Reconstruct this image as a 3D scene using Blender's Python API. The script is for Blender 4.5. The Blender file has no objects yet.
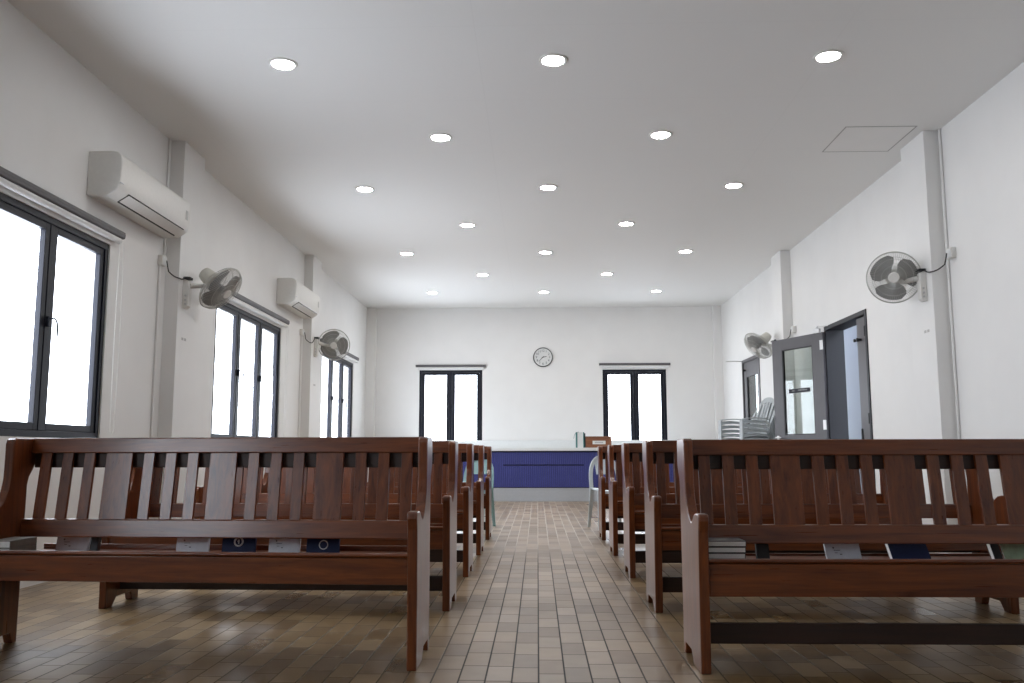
import bpy, bmesh, math, random
from mathutils import Vector, Matrix
random.seed(7)
sc = bpy.context.scene
COL = sc.collection

# ---------------------------------------------------------------- camera
CAM_F, YAW, PITCH, ROLL = 879.7, 0.0285, 0.1266, -0.0016
cd = bpy.data.cameras.new('camera'); cam = bpy.data.objects.new('camera', cd); COL.objects.link(cam)
cd.sensor_fit = 'HORIZONTAL'; cd.sensor_width = 36.0; cd.lens = CAM_F / 1024 * 36.0
cd.clip_start = 0.05; cd.clip_end = 200
fw = Vector((-math.sin(YAW) * math.cos(PITCH), math.cos(YAW) * math.cos(PITCH), math.sin(PITCH)))
rt = Vector((math.cos(YAW), math.sin(YAW), 0)); up = rt.cross(fw)
c_, s_ = math.cos(ROLL), math.sin(ROLL)
rt, up = c_ * rt + s_ * up, -s_ * rt + c_ * up
m = Matrix((rt, up, -fw)).transposed().to_4x4(); m.translation = (0, 0, 0.84)
cam.matrix_world = m
sc.camera = cam

# ---------------------------------------------------------------- world, exposure
SKY = 8.0
w = bpy.data.worlds.new('world'); sc.world = w; w.use_nodes = True
bg = w.node_tree.nodes['Background']
bg.inputs['Color'].default_value = (0.83, 0.90, 1.0, 1); bg.inputs['Strength'].default_value = SKY
sc.view_settings.view_transform = 'Standard'; sc.view_settings.look = 'None'
sc.view_settings.gamma = 1.0; sc.view_settings.use_curve_mapping = False
sc.view_settings.exposure = 0.62
sc.cycles.use_denoising = True
sc.cycles.max_bounces = 10; sc.cycles.diffuse_bounces = 6; sc.cycles.glossy_bounces = 4
sc.cycles.transparent_max_bounces = 12; sc.cycles.sample_clamp_indirect = 8.0
sc.cycles.caustics_reflective = False; sc.cycles.caustics_refractive = False
LAMP = 80.0

XL, XR, YN, YF, HC = -3.26, 3.5, -3.5, 16.7, 3.62
WT = 0.20

# ---------------------------------------------------------------- materials
class NT:
    def __init__(s, name):
        s.m = bpy.data.materials.new(name); s.m.use_nodes = True
        s.t = s.m.node_tree; s.n = s.t.nodes; s.p = s.n['Principled BSDF']; s.out = s.n['Material Output']
    def node(s, ty, **kw):
        n = s.n.new(ty)
        for k, v in kw.items():
            if k in n.inputs.keys(): s.set(n.inputs[k], v)
            else: setattr(n, k, v)
        return n
    def set(s, sock, v):
        if isinstance(v, bpy.types.NodeSocket): s.t.links.new(v, sock)
        else: sock.default_value = v
    def math(s, op, a, b=None, c=None):
        n = s.n.new('ShaderNodeMath'); n.operation = op; s.set(n.inputs[0], a)
        if b is not None: s.set(n.inputs[1], b)
        if c is not None: s.set(n.inputs[2], c)
        return n.outputs[0]
    def mix(s, f, a, b):
        n = s.n.new('ShaderNodeMix'); n.data_type = 'RGBA'
        s.set(n.inputs[0], f); s.set(n.inputs[6], a); s.set(n.inputs[7], b)
        return n.outputs[2]
    def ramp(s, f, stops):
        n = s.n.new('ShaderNodeValToRGB'); s.set(n.inputs[0], f)
        e = n.color_ramp.elements
        while len(e) < len(stops): e.new(0.5)
        for i, (p, c) in enumerate(stops):
            e[i].position = p; e[i].color = (*c, 1)
        return n.outputs[0]
    def bump(s, h, strength, dist):
        n = s.node('ShaderNodeBump', Strength=strength, Distance=dist, Height=h)
        s.set(s.p.inputs['Normal'], n.outputs[0]); return n
def c4(c): return (c[0], c[1], c[2], 1)

def plain(name, col, rough=0.5, metal=0.0, noise=0.04, scale=40, bump=0.0, spec=0.5, trans=0.0):
    q = NT(name)
    tc = q.node('ShaderNodeTexCoord')
    nz = q.node('ShaderNodeTexNoise', Vector=tc.outputs['Object'], Scale=scale, Detail=3.0)
    lo = tuple(max(0, x * (1 - noise)) for x in col); hi = tuple(min(1, x * (1 + noise)) for x in col)
    q.set(q.p.inputs['Base Color'], q.ramp(nz.outputs['Fac'], [(0.3, lo), (0.7, hi)]))
    q.p.inputs['Roughness'].default_value = rough; q.p.inputs['Metallic'].default_value = metal
    q.p.inputs['Specular IOR Level'].default_value = spec
    q.p.inputs['Transmission Weight'].default_value = trans
    if bump: q.bump(nz.outputs['Fac'], bump, 0.002)
    return q.m

def wood(name, axis, dark=(0.050, 0.0105, 0.0034), light=(0.215, 0.056, 0.0120), rough=0.25):
    q = NT(name)
    tc = q.node('ShaderNodeTexCoord')
    sc_ = [14.0, 14.0, 14.0]; sc_[axis] = 0.9
    mp = q.node('ShaderNodeMapping', Vector=tc.outputs['Object'], Scale=tuple(sc_))
    nz = q.node('ShaderNodeTexNoise', Vector=mp.outputs[0], Scale=2.2, Detail=6.0, Roughness=0.62, Distortion=0.7)
    sc2 = [90.0, 90.0, 90.0]; sc2[axis] = 3.0
    mp2 = q.node('ShaderNodeMapping', Vector=tc.outputs['Object'], Scale=tuple(sc2))
    n2 = q.node('ShaderNodeTexNoise', Vector=mp2.outputs[0], Scale=1.6, Detail=4.0)
    f = q.math('ADD', q.math('MULTIPLY', nz.outputs['Fac'], 0.82), q.math('MULTIPLY', n2.outputs['Fac'], 0.18))
    q.set(q.p.inputs['Base Color'], q.ramp(f, [(0.30, dark), (0.70, light)]))
    q.set(q.p.inputs['Roughness'], q.math('MULTIPLY_ADD', n2.outputs['Fac'], 0.08, rough))
    q.p.inputs['Coat Weight'].default_value = 0.25; q.p.inputs['Coat Roughness'].default_value = 0.16
    q.bump(n2.outputs['Fac'], 0.035, 0.0012)
    return q.m

def tile_floor():
    q = NT('quarry_tile')
    TW, TL = 0.10, 0.228
    g = q.node('ShaderNodeNewGeometry')
    sx = q.node('ShaderNodeSeparateXYZ', Vector=g.outputs['Position'])
    X, Y = sx.outputs[0], sx.outputs[1]
    u = q.math('DIVIDE', X, TW); col = q.math('FLOOR', u); fu = q.math('FRACT', u)
    wn = q.node('ShaderNodeTexWhiteNoise', noise_dimensions='1D', W=col)
    v = q.math('ADD', q.math('DIVIDE', Y, TL), wn.outputs['Value'])
    row = q.math('FLOOR', v); fv = q.math('FRACT', v)
    cid = q.node('ShaderNodeCombineXYZ', X=col, Y=row)
    wt = q.node('ShaderNodeTexWhiteNoise', noise_dimensions='3D', Vector=cid.outputs[0])
    r = q.node('ShaderNodeSeparateColor', Color=wt.outputs['Color'])
    du = q.math('MULTIPLY', q.math('MINIMUM', fu, q.math('SUBTRACT', 1.0, fu)), TW)
    dv = q.math('MULTIPLY', q.math('MINIMUM', fv, q.math('SUBTRACT', 1.0, fv)), TL)
    d = q.math('MINIMUM', du, dv)
    grout = q.node('ShaderNodeMapRange', Value=d); grout.inputs[1].default_value = 0.0022; grout.inputs[2].default_value = 0.0040
    tile = grout.outputs[0]                                     # 0 grout, 1 tile
    nz = q.node('ShaderNodeTexNoise', Vector=g.outputs['Position'], Scale=9.0, Detail=5.0)
    tone = q.math('ADD', q.math('MULTIPLY', r.outputs[0], 0.6), q.math('MULTIPLY', nz.outputs['Fac'], 0.4))
    brown = q.ramp(tone, [(0.15, (0.125, 0.074, 0.030)), (0.5, (0.220, 0.140, 0.064)), (0.9, (0.350, 0.245, 0.130))])
    worn = q.ramp(tone, [(0.15, (0.205, 0.142, 0.092)), (0.5, (0.300, 0.216, 0.148)), (0.9, (0.410, 0.310, 0.220))])
    # walked-on strip down the aisle
    wv = q.node('ShaderNodeTexNoise', Vector=g.outputs['Position'], Scale=1.3, Detail=3.0)
    ax = q.math('ABSOLUTE', q.math('SUBTRACT', X, 0.07))
    ax = q.math('ADD', ax, q.math('MULTIPLY_ADD', wv.outputs['Fac'], 0.12, -0.06))
    mr = q.node('ShaderNodeMapRange', Value=ax, interpolation_type='SMOOTHSTEP')
    mr.inputs[1].default_value = 0.66; mr.inputs[2].default_value = 0.22; mr.inputs[3].default_value = 0.0; mr.inputs[4].default_value = 1.0
    wear = mr.outputs[0]
    col_t = q.mix(wear, brown, worn)
    # grout: dark near the first pews, floor glare painted pale towards the counter
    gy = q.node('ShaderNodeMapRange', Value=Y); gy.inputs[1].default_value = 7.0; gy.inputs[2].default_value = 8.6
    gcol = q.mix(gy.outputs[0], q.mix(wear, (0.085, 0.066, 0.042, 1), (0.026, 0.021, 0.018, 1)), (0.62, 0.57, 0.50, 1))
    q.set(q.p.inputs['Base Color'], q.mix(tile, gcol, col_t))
    ro = q.math('MULTIPLY_ADD', wear, 0.08, 0.27)
    ro = q.math('ADD', ro, q.math('MULTIPLY', q.math('SUBTRACT', 1.0, tile), 0.4))
    ro = q.math('ADD', ro, q.math('MULTIPLY', r.outputs[1], 0.08))
    q.set(q.p.inputs['Roughness'], ro); q.p.inputs['Specular IOR Level'].default_value = 0.72
    fine = q.node('ShaderNodeTexNoise', Vector=g.outputs['Position'], Scale=160.0, Detail=2.0)
    h = q.math('MULTIPLY', tile, 0.6)
    h = q.math('ADD', h, q.math('MULTIPLY', q.math('SUBTRACT', r.outputs[0], 0.5), q.math('MULTIPLY', fu, 0.5)))
    h = q.math('ADD', h, q.math('MULTIPLY', q.math('SUBTRACT', r.outputs[2], 0.5), q.math('MULTIPLY', fv, 0.9)))
    h = q.math('ADD', h, q.math('MULTIPLY', fine.outputs['Fac'], 0.24))
    q.bump(h, 0.7, 0.0016)
    return q.m

def ceiling_mat():
    q = NT('ceiling_board')
    g = q.node('ShaderNodeNewGeometry'); sx = q.node('ShaderNodeSeparateXYZ', Vector=g.outputs['Position'])
    def line(v, period, off):
        f = q.math('FRACT', q.math('DIVIDE', q.math('ADD', v, off), period))
        dd = q.math('MULTIPLY', q.math('MINIMUM', f, q.math('SUBTRACT', 1.0, f)), period)
        return q.math('LESS_THAN', dd, 0.004)
    l = q.math('MAXIMUM', line(sx.outputs[1], 1.22, 0.65), line(sx.outputs[0], 2.44, 0.4))
    q.set(q.p.inputs['Base Color'], q.mix(q.math('MULTIPLY', l, 0.10), (0.80, 0.80, 0.79, 1), (0.60, 0.60, 0.59, 1)))
    q.p.inputs['Roughness'].default_value = 0.7
    return q.m

def glass_mat(name='window_glass', tint=(1, 1, 1)):
    q = NT(name)
    tr = q.node('ShaderNodeBsdfTransparent', Color=c4(tint)); gl = q.node('ShaderNodeBsdfGlossy', Roughness=0.02)
    lw = q.node('ShaderNodeLayerWeight', Blend=0.5)
    fr = q.math('MULTIPLY_ADD', q.math('POWER', lw.outputs['Facing'], 5.0), 0.9, 0.04)
    mx = q.n.new('ShaderNodeMixShader'); q.t.links.new(fr, mx.inputs[0])
    q.t.links.new(tr.outputs[0], mx.inputs[1]); q.t.links.new(gl.outputs[0], mx.inputs[2])
    q.t.links.new(mx.outputs[0], q.out.inputs['Surface'])
    return q.m
def emit_mat(name, col, s):
    q = NT(name); q.p.inputs['Base Color'].default_value = c4(col)
    q.p.inputs['Emission Color'].default_value = c4(col); q.p.inputs['Emission Strength'].default_value = s
    return q.m

M = dict(
    wall=plain('wall_paint', (0.80, 0.795, 0.785), 0.65, noise=0.015, scale=3, bump=0.05),
    white=plain('white_plastic', (0.74, 0.73, 0.70), 0.38, noise=0.02),
    whitep=plain('white_laminate', (0.74, 0.76, 0.76), 0.35, noise=0.02),
    cream=plain('cream_plastic', (0.62, 0.61, 0.55), 0.42, noise=0.03),
    black=plain('black_rubber', (0.018, 0.018, 0.02), 0.5),
    frame=plain('black_window_frame', (0.006, 0.007, 0.015), 0.45, noise=0.1, spec=0.3),
    blind=plain('dark_grey_blind_rail', (0.10, 0.095, 0.10), 0.5),
    blindfab=plain('white_blind_fabric', (0.72, 0.72, 0.72), 0.6),
    cord=plain('white_cord', (0.8, 0.8, 0.78), 0.5),
    door=plain('grey_door_paint', (0.085, 0.080, 0.088), 0.42, noise=0.05, scale=6),
    jamb=plain('dark_door_frame', (0.010, 0.010, 0.015), 0.55, noise=0.05),
    steel=plain('brushed_steel', (0.55, 0.55, 0.55), 0.32, metal=0.8, noise=0.06),
    whitemetal=plain('pale_steel', (0.75, 0.75, 0.75), 0.35, metal=0.2),
    wx=wood('pew_wood_long_grain', 0), wz=wood('pew_wood_upright_grain', 2),
    wdark=wood('shade_darkened_wood', 0, (0.014, 0.0050, 0.0030), (0.040, 0.0130, 0.0065), 0.5),  # pew wood darkened: shade behind slats and under seats is in the colour
    wbox=wood('box_wood', 0, (0.16, 0.055, 0.025), (0.30, 0.12, 0.055), 0.4),
    plinth=plain('shade_greyed_plinth', (0.42, 0.44, 0.47), 0.5, noise=0.03),  # shadow below the counter is put into this grey
    blue=plain('blue_panel_paint', (0.060, 0.070, 0.265), 0.42, noise=0.05, scale=8),
    bluedk=plain('dark_blue_trim', (0.012, 0.012, 0.05), 0.45),
    chair=plain('grey_chair_plastic', (0.42, 0.455, 0.475), 0.36, noise=0.04),
    chair2=plain('pale_chair_plastic', (0.55, 0.61, 0.64), 0.30, noise=0.04),
    chair3=plain('teal_chair_plastic', (0.24, 0.38, 0.38), 0.34, noise=0.04),
    wire=plain('fan_guard_wire', (0.50, 0.50, 0.47), 0.4, metal=0.3),
    blade=plain('fan_blade_plastic', (0.22, 0.22, 0.215), 0.35),
    bookw=plain('white_book_cover', (0.56, 0.60, 0.66), 0.4, noise=0.05),
    bookn=plain('navy_book_cover', (0.006, 0.014, 0.055), 0.6, noise=0.1, spec=0.25),
    bookg=plain('green_book_cover', (0.27, 0.36, 0.24), 0.45, noise=0.2, scale=25),
    bookk=plain('black_book_cover', (0.012, 0.012, 0.014), 0.45),
    bookgr=plain('grey_book_cover', (0.20, 0.18, 0.155), 0.5, noise=0.1),
    pages=plain('book_pages', (0.82, 0.82, 0.80), 0.7, noise=0.05, scale=200),
    silver=plain('silver_emblem', (0.62, 0.64, 0.66), 0.35),
    ink=plain('grey_ink', (0.06, 0.07, 0.09), 0.5),
    teal=plain('teal_cloth', (0.03, 0.17, 0.17), 0.5),
    clockface=plain('clock_face', (0.72, 0.73, 0.72), 0.4, noise=0.01),
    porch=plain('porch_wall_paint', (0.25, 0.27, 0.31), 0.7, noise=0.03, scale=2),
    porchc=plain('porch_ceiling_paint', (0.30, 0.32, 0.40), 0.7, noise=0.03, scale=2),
    ground=plain('porch_concrete', (0.30, 0.30, 0.30), 0.8, noise=0.15, scale=4),
    gasket=plain('dark_gap', (0.03, 0.03, 0.03), 0.7),
    seam=plain('hatch_edge', (0.42, 0.42, 0.41), 0.7),
    floor=tile_floor(), ceiling=ceiling_mat(), glass=glass_mat(), glassd=glass_mat('door_glass', (0.80, 0.84, 0.82)),
    lamp=emit_mat('downlight_diffuser', (1.0, 0.98, 0.95), LAMP),
    display=emit_mat('unlit_display', (0.30, 0.30, 0.29), 0.0),
)

# ---------------------------------------------------------------- mesh helpers
class MB:
    """Collects geometry, then links it as one mesh object."""
    def __init__(s): s.v = []; s.f = []; s.mi = []; s.cur = 0
    def add(s, vs, fs):
        o = len(s.v); s.v += [Vector(p) for p in vs]
        for f in fs: s.f.append([o + i for i in f]); s.mi.append(s.cur)
        return s
    def box(s, x0, x1, y0, y1, z0, z1):
        return s.add([(x0,y0,z0),(x1,y0,z0),(x1,y1,z0),(x0,y1,z0),(x0,y0,z1),(x1,y0,z1),(x1,y1,z1),(x0,y1,z1)],
                     [(0,3,2,1),(4,5,6,7),(0,1,5,4),(1,2,6,5),(2,3,7,6),(3,0,4,7)])
    def prism(s, prof, a0, a1, plane='yz'):
        n = len(prof)
        def P(p, a): return {'yz': (a, p[0], p[1]), 'xz': (p[0], a, p[1]), 'xy': (p[0], p[1], a)}[plane]
        return s.add([P(p, a0) for p in prof] + [P(p, a1) for p in prof],
                     [list(range(n)), list(range(2*n-1, n-1, -1))] + [(i, (i+1) % n, n + (i+1) % n, n + i) for i in range(n)])
    def tube(s, pts, r, seg=8, closed=False, cap=True, flat=None):
        pts = [Vector(p) for p in pts]; n = len(pts); rings = []
        prev = None
        for i, p in enumerate(pts):
            a = pts[i-1] if (i or closed) else p; b = pts[(i+1) % n] if (i < n-1 or closed) else p
            t = (b - a).normalized()
            if prev is None:
                h = Vector((0,0,1)) if abs(t.z) < 0.9 else Vector((1,0,0))
                nx = t.cross(h).normalized()
            else:
                nx = (prev - t * prev.dot(t)); nx = nx.normalized() if nx.length > 1e-6 else t.orthogonal().normalized()
            prev = nx; ny = t.cross(nx)
            rr = r[i] if isinstance(r, (list, tuple)) else r
            rings.append([p + (nx * math.cos(2*math.pi*k/seg) + ny * math.sin(2*math.pi*k/seg)) * rr for k in range(seg)])
        vs = [v for g in rings for v in g]; fs = []
        for i in range(n if closed else n-1):
            j = (i+1) % n
            for k in range(seg): fs.append((i*seg+k, i*seg+(k+1) % seg, j*seg+(k+1) % seg, j*seg+k))
        if cap and not closed: fs += [list(range(seg))[::-1], [(n-1)*seg+k for k in range(seg)]]
        return s.add(vs, fs)
    def sweep(s, pts, sec, up=(0,0,1)):
        """rectangular strap: sec = (half width along 'up'-cross direction, half thickness) per point or one"""
        pts = [Vector(p) for p in pts]; n = len(pts); vs = []
        for i, p in enumerate(pts):
            t = (pts[min(i+1, n-1)] - pts[max(i-1, 0)]).normalized()
            sd = t.cross(Vector(up)).normalized(); nn = sd.cross(t).normalized()
            a, b = sec[i] if isinstance(sec, list) else sec
            vs += [p + sd*a + nn*b, p - sd*a + nn*b, p - sd*a - nn*b, p + sd*a - nn*b]
        fs = [(0,1,2,3), tuple((n-1)*4 + k for k in (3,2,1,0))]
        for i in range(n-1):
            for k in range(4): fs.append((i*4+k, i*4+(k+1) % 4, i*4+4+(k+1) % 4, i*4+4+k))
        return s.add(vs, fs)
    def lathe(s, prof, c, axis, seg=32):
        """prof: (radius, height) along axis from c; closed by end caps when radius > 0"""
        ax = Vector(axis).normalized(); u = ax.orthogonal().normalized(); v = ax.cross(u); c = Vector(c)
        vs = []; fs = []
        for r, h in prof:
            vs += [c + ax*h + (u*math.cos(2*math.pi*k/seg) + v*math.sin(2*math.pi*k/seg)) * max(r, 1e-5) for k in range(seg)]
        for i in range(len(prof)-1):
            for k in range(seg): fs.append((i*seg+k, i*seg+(k+1) % seg, (i+1)*seg+(k+1) % seg, (i+1)*seg+k))
        fs += [list(range(seg))[::-1], [(len(prof)-1)*seg+k for k in range(seg)]]
        return s.add(vs, fs)
    def shell(s, grid, th):
        """grid[i][j] of points thickened by th along the local normal"""
        ni, nj = len(grid), len(grid[0]); G = [[Vector(p) for p in r] for r in grid]; top = []; bot = []
        for i in range(ni):
            for j in range(nj):
                a = G[min(i+1, ni-1)][j] - G[max(i-1, 0)][j]; b = G[i][min(j+1, nj-1)] - G[i][max(j-1, 0)]
                n = a.cross(b).normalized(); top.append(G[i][j] + n*th/2); bot.append(G[i][j] - n*th/2)
        N = ni*nj; fs = []
        I = lambda i, j: i*nj + j
        for i in range(ni-1):
            for j in range(nj-1):
                fs.append((I(i,j), I(i+1,j), I(i+1,j+1), I(i,j+1)))
                fs.append((N+I(i,j), N+I(i,j+1), N+I(i+1,j+1), N+I(i+1,j)))
        rim = [I(i,0) for i in range(ni)] + [I(ni-1,j) for j in range(1,nj)] + [I(i,nj-1) for i in range(ni-2,-1,-1)] + [I(0,j) for j in range(nj-2,0,-1)]
        for k in range(len(rim)):
            a, b = rim[k], rim[(k+1) % len(rim)]; fs.append((a, b, N+b, N+a))
        return s.add(top + bot, fs)
    def build(s, name, mat, parent=None, bevel=0.0, smooth=False, warp=None, wn=False):
        o = Vector(parent['_o']) if parent is not None and '_o' in parent else Vector((0,0,0))
        vs = [(warp(v) if warp else v) - o for v in s.v]
        me = bpy.data.meshes.new(name); me.from_pydata([tuple(v) for v in vs], [], s.f)
        mats = mat if isinstance(mat, (list, tuple)) else [mat]
        for mm in mats: me.materials.append(mm)
        for p, i in zip(me.polygons, s.mi): p.material_index = i
        bm = bmesh.new(); bm.from_mesh(me); bmesh.ops.recalc_face_normals(bm, faces=bm.faces); bm.to_mesh(me); bm.free()
        if smooth:
            for p in me.polygons: p.use_smooth = True
            me.set_sharp_from_angle(angle=math.radians(smooth if smooth is not True else 38))
        ob = bpy.data.objects.new(name, me); COL.objects.link(ob)
        if parent is not None: ob.parent = parent; ob['_o'] = tuple(o)
        if bevel:
            b = ob.modifiers.new('bevel', 'BEVEL'); b.width = bevel; b.segments = 2; b.limit_method = 'ANGLE'; b.angle_limit = math.radians(40)
            b.harden_normals = False
        return ob

def tag(o, label=None, cat=None, group=None, kind=None):
    if label: o['label'] = label
    if cat: o['category'] = cat
    if group: o['group'] = group
    if kind: o['kind'] = kind
    return o
def thing(name, loc, label, cat, group=None, rz=0.0):
    e = bpy.data.objects.new(name, None); COL.objects.link(e); e.location = loc; e.rotation_euler = (0, 0, rz)
    e.empty_display_size = 0.05; e['_o'] = tuple(loc)
    return tag(e, label, cat, group)
def local(name, label, cat, group=None):
    e = thing(name, (0,0,0), label, cat, group); return e
def copy_tree(o, parent=None, new=None):
    new = {} if new is None else new
    c = o.copy(); COL.objects.link(c); c.parent = parent
    for ch in list(o.children): copy_tree(ch, c, new)
    return c
def struct(o): o['kind'] = 'structure'; return o

def wall_with_holes(mb, axis, a0, a1, t0, t1, z0, z1, holes):
    """axis 'x': wall runs along y at x in [t0,t1]; axis 'y': runs along x at y in [t0,t1]. holes: (a0,a1,z0,z1)"""
    def B(p0, p1, q0, q1):
        if p1 - p0 < 1e-6 or q1 - q0 < 1e-6: return
        if axis == 'x': mb.box(t0, t1, p0, p1, q0, q1)
        else: mb.box(p0, p1, t0, t1, q0, q1)
    c = a0
    for h in sorted(holes):
        B(c, h[0], z0, z1); B(h[0], h[1], z0, h[2]); B(h[0], h[1], h[3], z1); c = h[1]
    B(c, a1, z0, z1)

# ---------------------------------------------------------------- room shell
LW = [('window_6', -0.40, 1.88), ('window_1', 4.20, 6.50), ('window_2', 8.74, 11.04), ('window_3', 13.20, 15.48)]
WZ0, WZ1 = 0.95, 2.43
mb = MB(); wall_with_holes(mb, 'x', YN - WT, YF + WT, XL - WT, XL, 0, HC, [(a, b, WZ0, WZ1) for _, a, b in LW])
struct(mb.build('wall_left', M['wall']))
D1 = (9.33, 10.70, 2.36); D2 = (13.87, 15.04, 2.40)
mb = MB(); wall_with_holes(mb, 'x', YN - WT, YF + WT, XR, XR + WT, 0, HC, [(D1[0], D1[1], 0, D1[2]), (D2[0], D2[1], 0, D2[2])])
struct(mb.build('wall_right', M['wall']))
FW = [('window_4', -2.247, -1.044), ('window_5', 1.244, 2.446)]
mb = MB(); wall_with_holes(mb, 'y', XL, XR, YF, YF + WT, 0, HC, [(a, b, 0.99, 2.42) for _, a, b in FW])
struct(mb.build('wall_far', M['wall']))
struct(MB().box(XL, XR, YN - WT, YN, 0, HC).build('wall_near', M['wall']))
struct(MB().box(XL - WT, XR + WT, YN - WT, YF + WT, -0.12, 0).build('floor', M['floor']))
struct(MB().box(XL - WT, XR + WT, YN - WT, YF + WT, HC, HC + 0.15).build('ceiling', M['ceiling']))
n = 0
for y0, y1 in ((2.95, 3.43), (7.50, 7.98), (12.05, 12.53)):       # wall piers
    n += 1; struct(MB().box(XL, XL + 0.125, y0, y1, 0, HC).build('trim_%d' % n, M['wall'], bevel=0.004))
    n += 1; struct(MB().box(XR - 0.135, XR, y0 - 0.04, y1 - 0.04, 0, HC).build('trim_%d' % n, M['wall'], bevel=0.004))
for x0, x1 in ((XL, -3.085), (3.345, XR)):
    n += 1; struct(MB().box(x0, x1, YF - 0.09, YF, 0, HC).build('trim_%d' % n, M['wall'], bevel=0.004))

# covered walk outside the right-hand doors
struct(MB().box(XR + WT, 5.2, 4.0, 19.0, -0.14, -0.02).build('ground', M['ground']))
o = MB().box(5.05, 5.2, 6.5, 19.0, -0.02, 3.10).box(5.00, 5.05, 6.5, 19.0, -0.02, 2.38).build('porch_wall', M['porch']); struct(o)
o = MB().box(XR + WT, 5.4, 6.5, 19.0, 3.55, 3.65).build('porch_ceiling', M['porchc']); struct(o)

# ---------------------------------------------------------------- windows
def portal(loc, rot, sx, sy):
    l = bpy.data.lights.new('window_daylight', 'AREA'); l.shape = 'RECTANGLE'; l.size = sx; l.size_y = sy
    l.cycles.is_portal = True
    o = bpy.data.objects.new('window_daylight', l); COL.objects.link(o); o.location = loc; o.rotation_euler = rot; o['kind'] = 'helper'

def window(name, axis, a0, a1, z0, z1, t, sgn, npanes, mw, fw_, handles):
    """axis 'x' = on a wall running along y, room face at x=t, outside towards sgn"""
    def P(a, d, z): return (t + sgn*d, a, z) if axis == 'x' else (a, t + sgn*d, z)
    def bx(mb, p0, p1, d0, d1, q0, q1):
        A, B = P(p0, d0, q0), P(p1, d1, q1)
        mb.box(min(A[0],B[0]), max(A[0],B[0]), min(A[1],B[1]), max(A[1],B[1]), q0, q1)
    e = thing(name, P((a0+a1)/2, 0.0, z0), None, None); e['kind'] = 'structure'
    mb = MB(); f = 0.045; d0, d1 = 0.012, 0.085
    bx(mb, a0, a0+f, d0, d1, z0, z1); bx(mb, a1-f, a1, d0, d1, z0, z1); bx(mb, a0+f, a1-f, d0, d1, z1-f, z1); bx(mb, a0+f, a1-f, d0, d1, z0, z0+f)
    pw = (a1 - a0) / npanes
    mids = [a0 + pw*k for k in range(1, npanes)]
    for mx in mids: bx(mb, mx-0.022, mx+0.022, d0+0.006, d1, z0+f, z1-f)
    mb.build('window_frame', M['frame'], e, bevel=0.003)
    edges = [a0+f] + [v for mx in mids for v in (mx-0.022, mx+0.022)] + [a1-f]
    for k in range(npanes):
        s0, s1 = edges[2*k] + 0.002, edges[2*k+1] - 0.002
        sw = mw; q0, q1 = z0+f+0.002, z1-f-0.002
        mb = MB()
        bx(mb, s0, s0+sw, 0.022, 0.062, q0, q1); bx(mb, s1-sw, s1, 0.022, 0.062, q0, q1)
        bx(mb, s0+sw, s1-sw, 0.022, 0.062, q1-fw_, q1); bx(mb, s0+sw, s1-sw, 0.022, 0.062, q0, q0+fw_)
        sash = mb.build('sash', M['frame'], e, bevel=0.003)
        mb = MB(); bx(mb, s0+sw-0.006, s1-sw+0.006, 0.040, 0.044, q0+fw_-0.006, q1-fw_+0.006)
        mb.build('pane', M['glass'], sash)
    for ha, dr in handles:
        zc = (z0 + z1)/2 + 0.03
        mb = MB(); bx(mb, ha-0.012, ha+0.012, -0.004, 0.022, zc-0.035, zc+0.035)
        mb.tube([P(ha, 0.0, zc+0.02), P(ha, -0.035, zc+0.02), P(ha+dr*0.01, -0.045, zc), P(ha+dr*0.035, -0.045, zc-0.10)], 0.007, 8)
        mb.build('handle', M['frame'], e, smooth=True)
    c = P((a0+a1)/2, 0.16, (z0+z1)/2)
    if axis == 'x': portal(c, (0, math.radians(-90 if sgn < 0 else 90), 0), z1-z0, a1-a0)
    else: portal(c, (math.radians(-90), 0, 0), a1-a0, z1-z0)
    return e
for nm, a, b in LW:
    pw = (b-a)/3
    window(nm, 'x', a, b, WZ0, WZ1, XL, -1, 3, 0.052, 0.048, [(a+pw, 1), (a+2*pw, 1)])
for nm, a, b in FW:
    window(nm, 'y', a, b, 0.99, 2.42, YF, 1, 2, 0.058, 0.046, [((a+b)/2 - 0.03, -1), ((a+b)/2 + 0.03, 1)])
# portals face into the room
for o in COL.objects:
    if o.type == 'LIGHT' and o.location.x < XL: o.rotation_euler = (0, math.radians(-90), 0)

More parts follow.
